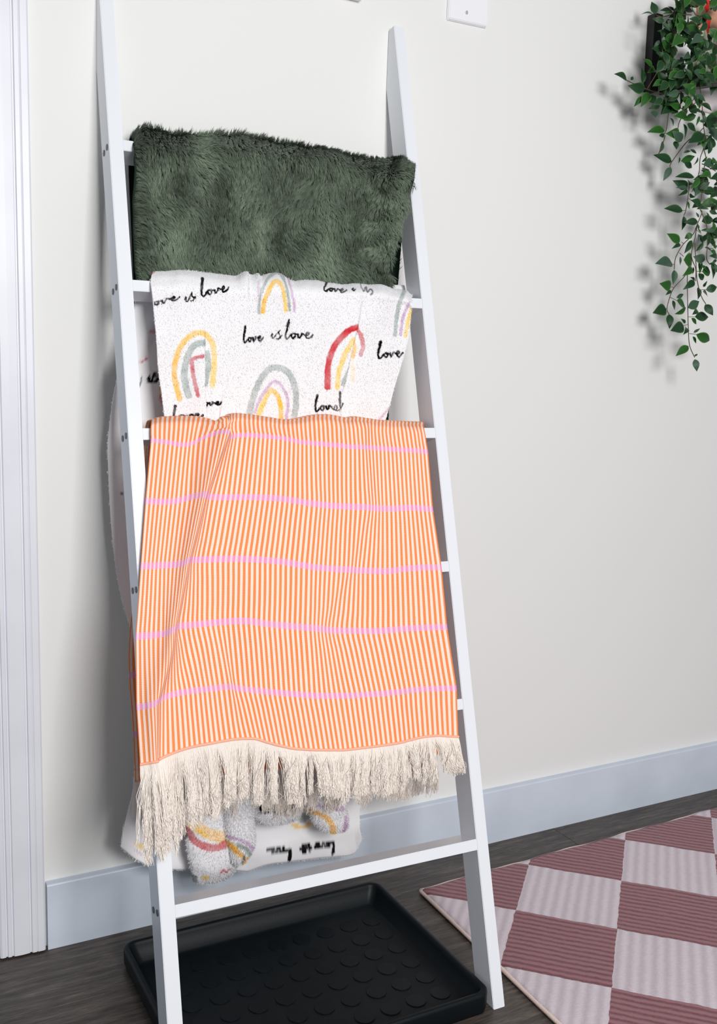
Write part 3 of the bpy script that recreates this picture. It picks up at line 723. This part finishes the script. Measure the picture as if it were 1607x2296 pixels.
# long back of the same blanket
G = catmull(catmull(np.array(wbk + [midw], float), 10, 0), 8, 1)
P, X, Y = G[..., :3].copy(), G[..., 3], G[..., 4]
D = .012 * np.sin(X / 46 + .6) * np.clip((Y - 700) / 500, 0, 1) + .008 * vnoise(X, Y, 120, 21) * np.clip((Y - 640) / 100, 0, 1)
D += .006 * np.exp(-((X - 330 + (Y - 745) * .4) / 14) ** 2) * np.exp(-((Y - 745) / 60) ** 2)
botY = np.interp(X, [q[0] for q in bc], [q[1] for q in bc]); D += .010 * np.exp(-((botY - Y) / 22) ** 2)
P[..., 1] -= D
Cb = print_back(X, Y)
cloth('back_drape', P, wt, M['fleece'], .004, col=Cb)
pile(P, Cb, 60000, .0042, .0006, seed=2, mask=((X < 335) & (Y > 800)) | (Y > 1740) | ((X < 375) & (Y < 980) & (Y > 640)))
def lobe(name, rows, Yc, dep, painter, seed):
    rs = []; Nn = len(rows)
    for j, (xl_, xr_, y) in enumerate(rows):
        k_ = 1.0 if j < Nn - 2 else (.8 if j == Nn - 2 else .5); row_ = []
        for k in range(20):
            an = 2 * PI * k / 20; x = (xl_ + xr_) / 2 - (xr_ - xl_) / 2 * math.cos(an)
            q = at_depth(x, y, Yc); q = q + np.array([0, -dep * k_ * math.sin(an), 0]); row_.append(list(q) + [x, y])
        rs.append(row_)
    last = rs[-1]; c = np.mean(np.array(last), 0); rs.append([list(np.array(q) * .15 + c * .85 + np.array([0, 0, -.002, 0, 2])) for q in last])
    A_ = np.array(rs, float); A_ = np.concatenate([A_, A_[:, :1]], 1)
    A_ = catmull(catmull(A_, 12, 0), 8, 1)[:, :-1]
    P_, X_, Y_ = A_[..., :3].copy(), A_[..., 3], A_[..., 4]
    ctr = P_.mean(1, keepdims=True); P_ += (P_ - ctr) * (.10 * vnoise(X_, Y_, 26, seed))[..., None]
    Cc = painter(X_, Y_); cloth(name, P_, wt, M['fleece'], 0, col=Cc, wrap=True)
    ctr = P_.mean(1, keepdims=True); Nn_ = P_ - ctr; Nn_[..., 2] *= .2; Nn_ /= np.linalg.norm(Nn_, axis=-1, keepdims=True)
    n = 9000; r = np.random.default_rng(seed); w = np.linalg.norm(np.cross(np.gradient(P_, axis=0), np.gradient(P_, axis=1)), axis=-1).ravel()
    i = r.choice(len(w), n, p=w / w.sum()); d = Nn_.reshape(-1, 3)[i] * .5 + r.normal(0, .35, (n, 3)) + np.array([0, 0, -.7]); d /= np.linalg.norm(d, axis=1, keepdims=True)
    c = Cc.reshape(-1, 3)[i] * r.uniform(.92, 1.04, (n, 1))
    blades('pile', P_.reshape(-1, 3)[i] + r.normal(0, .0005, (n, 3)), d, .0045 * r.uniform(.6, 1.2, n), .0006, (c, np.minimum(c * 1.03, 1)), M['fleece_pile'], wt, 'print', 1, None, Nn_.reshape(-1, 3)[i])
def pt(fn):
    def f(X, Y):
        Cc = np.tile(WHITE, X.shape + (1,)); fn(lambda pts, w, c, s=.93, c2=None: paint(Cc, X, Y, pts, w, c, s, 2.0, c2), Cc, X, Y); return Cc
    return f
lobe('hanging_fold', [(425,560,1770),(418,563,1815),(416,560,1849),(419,552,1880),(421,545,1900),(424,540,1918),(428,530,1943),(431,515,1961),(436,495,1974)], -.125, .022,
     pt(lambda p, C_, X_, Y_: (p([(430,1840),(460,1858),(490,1862),(512,1850)], 26, PCH, .9), p([(440,1851),(455,1862)], 8, YEL2, .9), p([(417,1857),(430,1876),(455,1887),(480,1886),(512,1868)], 17, RED, .78),
        p([(485,1942),(492,1936),(496,1944),(502,1938),(510,1937)], 3.2, PNK, 1), p([(450,1957),(458,1955)], 8, YEL2, .9), p([(432,1964),(436,1980),(444,1988)], 13, np.array(lin((60,70,84))[:3]), .8))), 31)
lobe('hanging_fold', [(505,560,1770),(503,566,1815),(505,570,1849),(510,572,1880),(514,566,1900),(518,556,1920),(522,545,1933)], -.150, .016,
     pt(lambda p, C_, X_, Y_: (p([(512,1871),(530,1873),(548,1882),(563,1898)], 7, PUR, .9), p([(512,1888),(522,1896),(536,1910)], 12, YEL, .95), p([(528,1885),(545,1895),(556,1912)], 10, GRY, .95),
        p([(548,1915),(540,1935),(530,1945)], 7, YEL, .85), p([(540,1908),(538,1925)], 6, np.array(lin((60,66,72))[:3]), .9))), 32)
lobe('hanging_fold', [(562,673,1785),(562,674,1806),(563,671,1822),(566,664,1833),(580,645,1842)], -.130, .022,
     pt(lambda p, C_, X_, Y_: (word(C_, X_, Y_, LOVE, 578, 1812, 84, 8, .6, 4.5), p([(590,1845),(610,1848),(625,1847)], 5, RED, .8))), 33)
lobe('hanging_fold', [(680,768,1775),(683,772,1802),(692,776,1820),(702,779,1839),(712,778,1851),(722,770,1861)], -.132, .02,
     pt(lambda p, C_, X_, Y_: (p([(692,1812),(718,1820),(733,1838),(742,1868)], 12, YEL, .9), p([(765,1825),(764,1865)], 9, PUR, .95), p([(700,1795),(730,1800),(760,1806)], 8, PUR, .8))), 34)

# ------------------------------------------------------------------ green plush blanket on the top rung
gtop = [(283,304),(292,291),(304,283),(336,285),(362,291),(422,297),(461,294),(553,298),(618,311),(700,323),(739,335),(791,340),(844,354),(900,364),(920,376),(930,392)]
gL = [(270,288),(304,291),(327,300),(392,304),(431,300),(483,300),(549,301),(625,303),(660,304)]
gR = [(350,922),(392,922),(421,920),(428,914),(457,910),(478,905),(533,888),(575,877),(605,876),(660,881)]
gf = front_net([(a, b + 10) for a, b in gtop], gL, gR, 652, 31, [(0, lambda x, y: at_ladder(x, y, -.022)), (.04, lambda x, y: at_ladder(x, y, -.002))] + [(t, lambda x, y: at_depth(x, y, -.104 - .020 * min(1, max(0, (x - 830) / 50)))) for t in (.1,.2,.3,.4,.5,.6,.7,.8,.9,1)])
gb = []
for t in np.linspace(0, 1, 8)[::-1]:
    gb.append([list(at_depth((288 + t * 30) * (1 - k / 30) + ip([(330,915),(900,868),(1060,868)], 390 + 670 * t) * k / 30, 390 + 670 * t, -.036)) + [288 + 640 * k / 30, 280 - 300 * t] for k in range(31)])
gm = [[gf[0][k][0], -.045, gf[0][k][2] - .006, gf[0][k][3], gf[0][k][4] - 20] for k in range(31)]
gr = empty('green_blanket', (.62, -.07, 1.29), 'dark green shaggy plush blanket draped over the top rung', 'blanket')
G = catmull(catmull(np.array(gb + [gm] + gf, float), 12, 0), 14, 1)
P, X, Y = G[..., :3].copy(), G[..., 3], G[..., 4]
D = .010 * np.sin(X / 26 + 1.5 * np.sin(Y / 90)) * np.clip((Y - 330) / 60, 0, 1) + .012 * vnoise(X, Y, 75, 51) * np.clip((Y - 300) / 40, 0, 1) + .006 * vnoise(X, Y, 30, 52)
N = normals(P); N = -N if N[-40:, :, 1].mean() > 0 else N
_k = np.clip((Y - 385) / 90, 0, 1); D = np.maximum(D, -.0015) * (1 - _k) + D * _k
P += N * (D * (Y > 285))[..., None]
cloth('plush_backing', P, gr, M['plush_base'], .004)
def fur(P, X, Y, N, n, seed):
    r = np.random.default_rng(seed); R, C = P.shape[:2]
    w = np.linalg.norm(np.cross(np.gradient(P, axis=0), np.gradient(P, axis=1)), axis=-1).ravel() * np.where(Y.ravel() > 275, 1, .12)
    i = r.choice(R * C, n, p=w / w.sum()); x, y = X.ravel()[i] + r.normal(0, 1.2, n), Y.ravel()[i] + r.normal(0, 1.2, n)
    T = np.gradient(P, axis=1).reshape(-1, 3)[i]; T /= np.linalg.norm(T, axis=1, keepdims=True)
    Bn = np.gradient(P, axis=0).reshape(-1, 3)[i]; Bn /= np.linalg.norm(Bn, axis=1, keepdims=True); Nn = N.reshape(-1, 3)[i]
    curly = np.clip((x - 760) / 110, 0, 1) * np.clip((y - 300) / 50, 0, 1)
    ang = -.75 + 1.5 * vnoise(x, y, 110, seed) + 1.3 * vnoise(x, y, 46, seed + 1) + curly * 5.0 * vnoise(x, y, 20, seed + 2)      # lie of the pile
    ang = ang + .9 * np.clip((330 - x) / 30, 0, 1) * -1
    lift = .55 + .5 * vnoise(x, y, 60, seed + 3) + .35 * curly
    # locks: strands share a lock centre and lean into its tip
    cs = 5.0; ky = np.floor((y + 3 * vnoise(x, y, 9, 8)) / (cs * 1.5)); kx = np.floor((x + 3 * vnoise(y, x, 9, 9)) / cs + .5 * (ky % 2))
    hsh = np.modf(np.abs(np.sin(kx * 12.9898 + ky * 78.233) * 43758.5453))[0]; h2 = np.modf(hsh * 91.7)[0]
    cx = (kx - .5 * (ky % 2) + .5) * cs; cy = (ky + .5) * cs * 1.5
    ang += (hsh - .5) * .8
    px = T * ((cx - x) * .0008)[:, None] + Bn * ((cy - y) * .0008)[:, None]
    d = T * np.cos(ang + 2.0)[:, None] * 1.0 + Bn * np.abs(np.sin(ang + 2.0))[:, None] + Nn * lift[:, None]
    d /= np.linalg.norm(d, axis=1, keepdims=True)
    L = .0125 * (.8 + .45 * h2) * r.uniform(.75, 1.1, n)
    d = d + px / L[:, None] * .75 + r.normal(0, .07, (n, 3)); d /= np.linalg.norm(d, axis=1, keepdims=True)
    sh = np.clip(.84 + .34 * hsh + 1.0 * vnoise(x / 45 * 70, y / 105 * 70, 70, seed + 5) + .5 * vnoise(x, y, 26, seed + 6), .28, 1.6)  # fold and nap shading put into the strand colour
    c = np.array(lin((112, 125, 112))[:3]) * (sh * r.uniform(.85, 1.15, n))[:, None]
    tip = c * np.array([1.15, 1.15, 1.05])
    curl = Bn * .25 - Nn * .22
    return blades('pile', P.reshape(-1, 3)[i] - Nn * .0008, d, L, .00050, (c * .35, tip), M['plush'], gr, 'tone', 3, curl, Nn)  # roots coloured darker, painting the shade deep in the pile
fur(P, X, Y, N, 130000, 61)

# ------------------------------------------------------------------ artwork, bracket and trailing plant
po = empty('poster', (1.85, 0, 1.72), 'pale poster with an orange and red print on the wall behind the trailing vine', 'poster')
pa = at_depth(1580, 250, -.006)
link('sheet', box_mesh('sheet', (1.592, -.006, pa[2]), (2.1, -.0004, 2.05), .0008, 1), M['poster'], po)
for (px, py, w, h) in ((1587, 14, .010, .014), (1587, 55, .011, .020), (1582, 38, .006, .010)):
    c = at_depth(px, py, -.0066)
    bm = bmesh.new(); n_ = 9
    vs = [bm.verts.new((c[0] + w * (.75 + .3 * math.sin(k * 2.6 + py)) * math.cos(2 * PI * k / n_), -.0066, c[2] + h * (.75 + .3 * math.cos(k * 1.9 + py)) * math.sin(2 * PI * k / n_))) for k in range(n_)]
    bm.faces.new(vs); me = bpy.data.meshes.new('red_print'); bm.to_mesh(me); bm.free()
    link('red_print', me, M['red'], po)
bk_ = empty('plant_bracket', (1.473, 0, 1.54), 'black metal wall bracket half hidden behind the trailing vine leaves', 'bracket')
link('upright', box_mesh('upright', (1.4620, -.022, 1.533), (1.4830, -.0004, 1.678), .001), M['black'], bk_)
a0, a1 = at_depth(1478, 196, -.012), at_depth(1725, 158, -.15)
dv = a1 - a0; dv /= np.linalg.norm(dv); sd_ = np.cross(dv, [0, 0, 1]); sd_ /= np.linalg.norm(sd_)
cs_ = []
for zz in (-.013, .013):
    for e_, s_ in ((a0, -1), (a0, 1), (a1, 1), (a1, -1)): cs_.append(e_ + sd_ * s_ * .011 + np.array([0, 0, zz]))
link('arm', hexa_mesh('arm', cs_, .0015), M['black'], bk_)
pc = a1 - dv * .012
vine = empty('trailing_vine', (pc[0], pc[1], pc[2] + .013), 'trailing green vine with small pointed leaves hanging at the right edge over the bracket', 'plant')
prof_ = [(0, 0), (.042, 0), (.046, .004), (.058, .085), (.062, .088), (.062, .097), (.056, .097), (.053, .085), (0, .085)]
bm = bmesh.new(); vs = [bm.verts.new((r_, 0, z_)) for r_, z_ in prof_]; es = [bm.edges.new((vs[i], vs[i + 1])) for i in range(len(vs) - 1)]
bmesh.ops.spin(bm, geom=vs + es, cent=(0, 0, 0), axis=(0, 0, 1), angle=2 * PI, steps=36); bmesh.ops.remove_doubles(bm, verts=bm.verts[:], dist=1e-5)
bmesh.ops.recalc_face_normals(bm, faces=bm.faces[:])
bmesh.ops.translate(bm, verts=bm.verts[:], vec=(pc[0], pc[1], pc[2] + .0132)); me = bpy.data.meshes.new('pot'); bm.to_mesh(me); bm.free()
link('pot', me, M['black'], vine, True)
def leaf_mesh(k):
    nu, nv = 9, 5; V_ = []; UV = []
    for i in range(nu):
        t = i / (nu - 1); hw = max(.004, (math.sin(PI * t ** .80) ** .95) * (1 - .30 * t ** 2)) * .5
        if i == nu - 1: hw = .002
        for j in range(nv):
            s = (j / (nv - 1)) * 2 - 1
            V_.append((t, s * hw, [.10, .04, .15][k] * math.sin(PI * t * .9) - .06 * t + .14 * abs(s) * hw - .0)); UV.append((t, s))
    F_ = [(i * nv + j, (i + 1) * nv + j, (i + 1) * nv + j + 1, i * nv + j + 1) for i in range(nu - 1) for j in range(nv - 1)]
    me = from_np('leaf', V_, F_); l = me.uv_layers.new(name='leaf'); Fa = np.array(F_)
    l.data.foreach_set('uv', np.array(UV, np.float32)[Fa.ravel()].ravel()); me.polygons.foreach_set('use_smooth', [True] * len(me.polygons)); return me
LM = []
for k in range(3):
    for j in range(3):
        m_ = leaf_mesh(j); m_.materials.append(M['leaf%d' % k]); LM.append(m_)
c4 = [(680,272,465,242,105),(690,335,670,505,85),(855,400,695,410,85),(645,640,500,540,90),(650,665,548,720,38),(790,545,700,600,90),(785,620,700,775,75),(920,650,830,750,65),(890,505,988,483,25),(865,545,858,645,30),(950,550,930,635,70),(1010,690,1070,620,35),(555,890,360,890,105),(580,965,570,1140,100),(650,810,650,915,30),(690,850,790,860,95),(940,850,805,810,105),(905,880,875,960,35),(780,925,675,1040,70),(800,930,795,1020,25),(905,985,1005,990,80),(1010,905,1035,1075,100),(540,1165,410,1125,85),(545,1205,480,1260,35),(860,1010,918,1085,45),(815,1095,680,1200,75),(820,1090,765,1050,30),(855,1170,855,1315,75),(950,1200,1080,1165,90),(920,1165,968,1090,30),(915,1220,980,1280,40),(605,1290,695,1248,40),(565,1320,585,1435,40),(610,1325,715,1405,85),(715,1405,585,1485,85),(740,1410,880,1330,85),(840,1420,790,1490,45),(485,1420,330,1470,110),(520,1485,525,1655,95),(940,1370,1035,1500,100),(820,1515,990,1515,80),(780,1530,845,1605,35),(690,1620,545,1675,85),(710,1590,655,1535,35),(720,1640,685,1725,35),(805,1700,885,1650,35),(835,1720,1000,1795,80),(795,1745,840,1830,35),(745,1855,600,1970,85),(820,2010,845,2155,85),(815,1975,857,1948,14),(740,10,600,0,40),(735,30,625,100,35),(850,0,820,110,80),(1060,50,875,40,85),(900,205,1085,150,110),(890,225,770,150,95),(740,165,755,260,25),(1050,190,1020,310,80),(865,355,835,290,35),(765,125,800,95,30),(1005,745,1075,800,50),(1040,700,1085,685,50)]
c3 = [(870,170,820,15,100),(835,170,690,175,45),(1125,115,1130,-10,80),(1090,130,1015,75,30),(1150,155,1215,125,35),(1060,160,950,165,30),(1290,90,1210,25,30),(1310,90,1305,0,50),(1020,225,1005,330,75),(1070,450,880,370,80),(1395,380,1205,310,85),(1165,395,1210,560,80),(950,645,820,575,85),(1090,690,960,525,80),(830,800,718,700,85),(975,720,880,790,90),(1000,740,1140,790,90),(1200,700,1330,850,90),(860,830,765,875,45),(520,960,370,885,95),(570,960,600,915,30),(710,1000,700,805,95),(735,1070,535,1025,110),(790,1110,690,1280,110),(700,1150,610,1280,80),(790,1220,880,1150,90),(1030,960,1110,1070,80),(900,860,980,1060,120),(920,1260,785,1300,80),(840,1330,870,1405,70),(1020,1200,930,1370,110),(1170,1290,1040,1250,60),(1110,1290,1065,1360,60),(1340,1130,1190,1010,120),(1400,1150,1390,1305,85),(1415,1355,1260,1320,35),(1040,1410,1080,1510,40),(1240,1390,1090,1390,80),(1350,1380,1200,1440,100),(1245,1480,1355,1575,80),(1390,1390,1350,1510,35),(1200,1480,1215,1670,40),(1470,1450,1600,1510,90),(975,1560,770,1580,100),(930,1600,960,1650,60),(1150,1590,990,1600,90),(1180,1690,1060,1560,100),(1100,1690,1120,1790,80),(1440,1610,1265,1705,100),(1500,1540,1600,1690,110),(1470,1650,1440,1720,70),(1570,1670,1440,1800,110),(950,1690,905,1840,85),(1060,1935,845,1850,100),(1050,2000,960,2165,90),(1200,1830,1290,1810,35),(1280,1790,1360,1840,30),(1170,1930,1345,1870,90),(1210,1950,1305,2010,60),(1150,1880,1140,1960,35),(1370,1880,1320,1980,30),(1420,1940,1490,1870,30),(1560,1940,1440,1970,90),(1420,2010,1530,2150,60),(1330,2120,1105,2110,90),(1250,2240,1070,2160,100),(1270,2170,1265,2220,40),(1340,2190,1330,2300,85),(1400,2260,1520,2180,90),(1600,1930,1540,1950,60)]
lr = np.random.default_rng(5); nleaf = 0
def add_leaf(bx, by, tx, ty, w, dd=0):
    global nleaf
    if nleaf >= 298: return
    Yc = -.066 - .020 * lr.random() - max(0, bx - 1500) * .0005 + dd
    B = at_depth(bx, by, Yc); T = at_depth(tx, ty, Yc - .006 * lr.normal()); ax = T - B; L = np.linalg.norm(ax)
    ww = max(.0045, 1.0 * w / math.hypot(tx - bx, ty - by) * L); tone = lr.choice([0, 0, 0, 1, 1, 2])
    o = bpy.data.objects.new('leaf', LM[tone * 3 + lr.integers(3)]); COL.objects.link(o); o.parent = vine
    z = Vector((-.25 + lr.normal() * .28, -1, .15 + lr.normal() * .28)); x = Vector(ax).normalized(); y = z.cross(x).normalized(); z = x.cross(y)
    o.matrix_parent_inverse = Matrix.Translation(-Vector(vine.location))
    o.matrix_basis = Matrix(((x.x * L, y.x * ww, z.x * L, B[0]), (x.y * L, y.y * ww, z.y * L, B[1]), (x.z * L, y.z * ww, z.z * L, B[2]), (0, 0, 0, 1)))
    nleaf += 1
for b in c4: add_leaf(1400 + b[0] / 5.217, 420 + b[1] / 5.217, 1400 + b[2] / 5.217, 420 + b[3] / 5.217, b[4] / 5.217)
for b in c3: add_leaf(1307 + b[0] / 5.34, b[1] / 5.34, 1307 + b[2] / 5.34, b[3] / 5.34, b[4] / 5.34)
for i in range(150):
    cx, cy = lr.uniform(1478, 1615), lr.uniform(-20, 232)
    if (cx < 1500 and cy < 40) or (cx > 1560 and cy > 190) or (cx > 1555 and cy < 40 and lr.random() < .5): continue
    an = lr.uniform(0, 2 * PI) if lr.random() < .4 else lr.uniform(.2, 2.9); L = lr.uniform(17, 34)
    add_leaf(cx, cy, cx + L * math.cos(an), cy + L * math.sin(an), L * lr.uniform(.42, .6), -.008 - .03 * lr.random())
for i in range(40):
    cx, cy = lr.uniform(1562, 1618), lr.uniform(240, 620)
    if lr.random() < .35 and cx < 1590: continue
    an = lr.uniform(0, 2 * PI); L = lr.uniform(15, 32)
    add_leaf(cx, cy, cx + L * math.cos(an), cy + L * math.sin(an), L * lr.uniform(.4, .55), -.008)
# the crowded leaves behind, joined
FV, FF, FU = [], [], []
base_me = LM[0]; bv = np.zeros(len(base_me.vertices) * 3); base_me.vertices.foreach_get('co', bv); bv = bv.reshape(-1, 3)
bf = np.array([list(p.vertices) for p in base_me.polygons]); bu = np.array([(i // 5 / 8, (i % 5) / 2 - 1) for i in range(45)])
for i in range(210):
    if i < 160: cx, cy = lr.uniform(1482, 1625), lr.uniform(-25, 238)
    else: cx, cy = lr.uniform(1565, 1625), lr.uniform(230, 560)
    if (cx < 1505 and cy < 45) or (cx > 1555 and cy > 185 and i < 160) or (cx > 1550 and cy < 110 and lr.random() < .6): continue
    Yc = -.045 - .045 * lr.random(); B = at_depth(cx, cy, Yc); an = lr.uniform(-.3, 3.4); L_ = lr.uniform(18, 36)
    T = at_depth(cx + L_ * math.cos(an), cy + L_ * math.sin(an), Yc - .006 * lr.normal()); ax = T - B; L = np.linalg.norm(ax)
    z = Vector((lr.normal() * .4, -1, .2 + lr.normal() * .4)); x = Vector(ax).normalized(); y = z.cross(x).normalized(); z = x.cross(y)
    R_ = np.array([[x.x * L, y.x * L * .55, z.x * L], [x.y * L, y.y * L * .55, z.y * L], [x.z * L, y.z * L * .55, z.z * L]])
    FF.append(bf + 45 * len(FV)); FV.append(bv @ R_.T + B); FU.append(bu)
me = from_np('foliage', np.concatenate(FV), np.concatenate(FF)); l = me.uv_layers.new(name='leaf')
l.data.foreach_set('uv', np.concatenate(FU)[np.concatenate(FF).ravel()].astype(np.float32).ravel())
link('foliage', me, M['leaf0'], vine, True)['kind'] = 'stuff'
for s_, ox, oy, LL in ((5.217, 1400, 420, [[(750,-60),(750,40),(715,270),(690,330)],[(900,-40),(900,90),(880,250),(905,290),(850,430),(800,550),(690,660),(620,770),(590,850),(580,960)],[(880,250),(960,460),(965,700),(960,840),(1000,905)],[(850,430),(820,600),(780,800),(830,950),(830,1100)],[(820,650),(835,900),(850,1100),(900,1280),(950,1365)],[(780,900),(700,1040),(580,1170),(530,1280),(495,1420),(520,1485)],[(770,920),(735,1000),(738,1400),(745,1650),(760,1850),(820,1990)],[(738,1515),(820,1515)],[(755,1710),(835,1720)],[(530,1285),(610,1325)],[(870,1200),(950,1198)],[(960,715),(1040,715)],[(830,980),(905,988)],[(640,765),(690,810)],[(555,900),(588,905)],[(845,500),(880,530)],[(665,640),(690,660)],[(545,1165),(580,1175)],[(478,1420),(498,1420)],[(690,1618),(742,1605)],[(680,272),(712,272)],[(745,130),(800,160)]]), (5.34, 1307, 0, [[(1030,1200),(1025,1300),(1000,1530),(975,1600)],[(1350,1150),(1270,1260),(1160,1440),(1130,1560)],[(1400,1000),(1400,1070),(1420,1200),(1440,1500),(1460,1650),(1440,1780),(1400,1900),(1390,2050),(1350,2180),(1300,2300)],[(1440,1530),(1370,1600),(1230,1710),(1060,1940),(1040,2000)],[(1440,1780),(1470,1900),(1440,2060),(1440,2300)],[(520,960),(600,1000),(740,1060),(900,1110),(1000,1130),(1200,1120)],[(930,820),(900,850),(830,960),(770,1060)],[(980,1620),(960,1700),(900,1850)],[(870,180),(960,200),(1100,170),(1300,180)],[(1120,120),(1130,200),(1200,300)],[(1300,90),(1330,150),(1400,250)],[(1440,700),(1530,790),(1600,840)],[(1160,1290),(1220,1300),(1400,1200)],[(1420,1960),(1500,2000),(1590,2050)]])):
    for l in LL:
        pts = [list(at_depth(ox + a_ / s_, oy + b_ / s_, -.078 - max(0, (ox + a_ / s_) - 1500) * .0005)) for a_, b_ in l]
        if len(pts) > 2: pts = [tuple(q) for q in catmull(np.array(pts), 5, 0)]
        link('stem', tube_mesh('stem', np.array(pts), .0009 if len(l) > 2 else .0006, 5), M['stem'], vine, True)
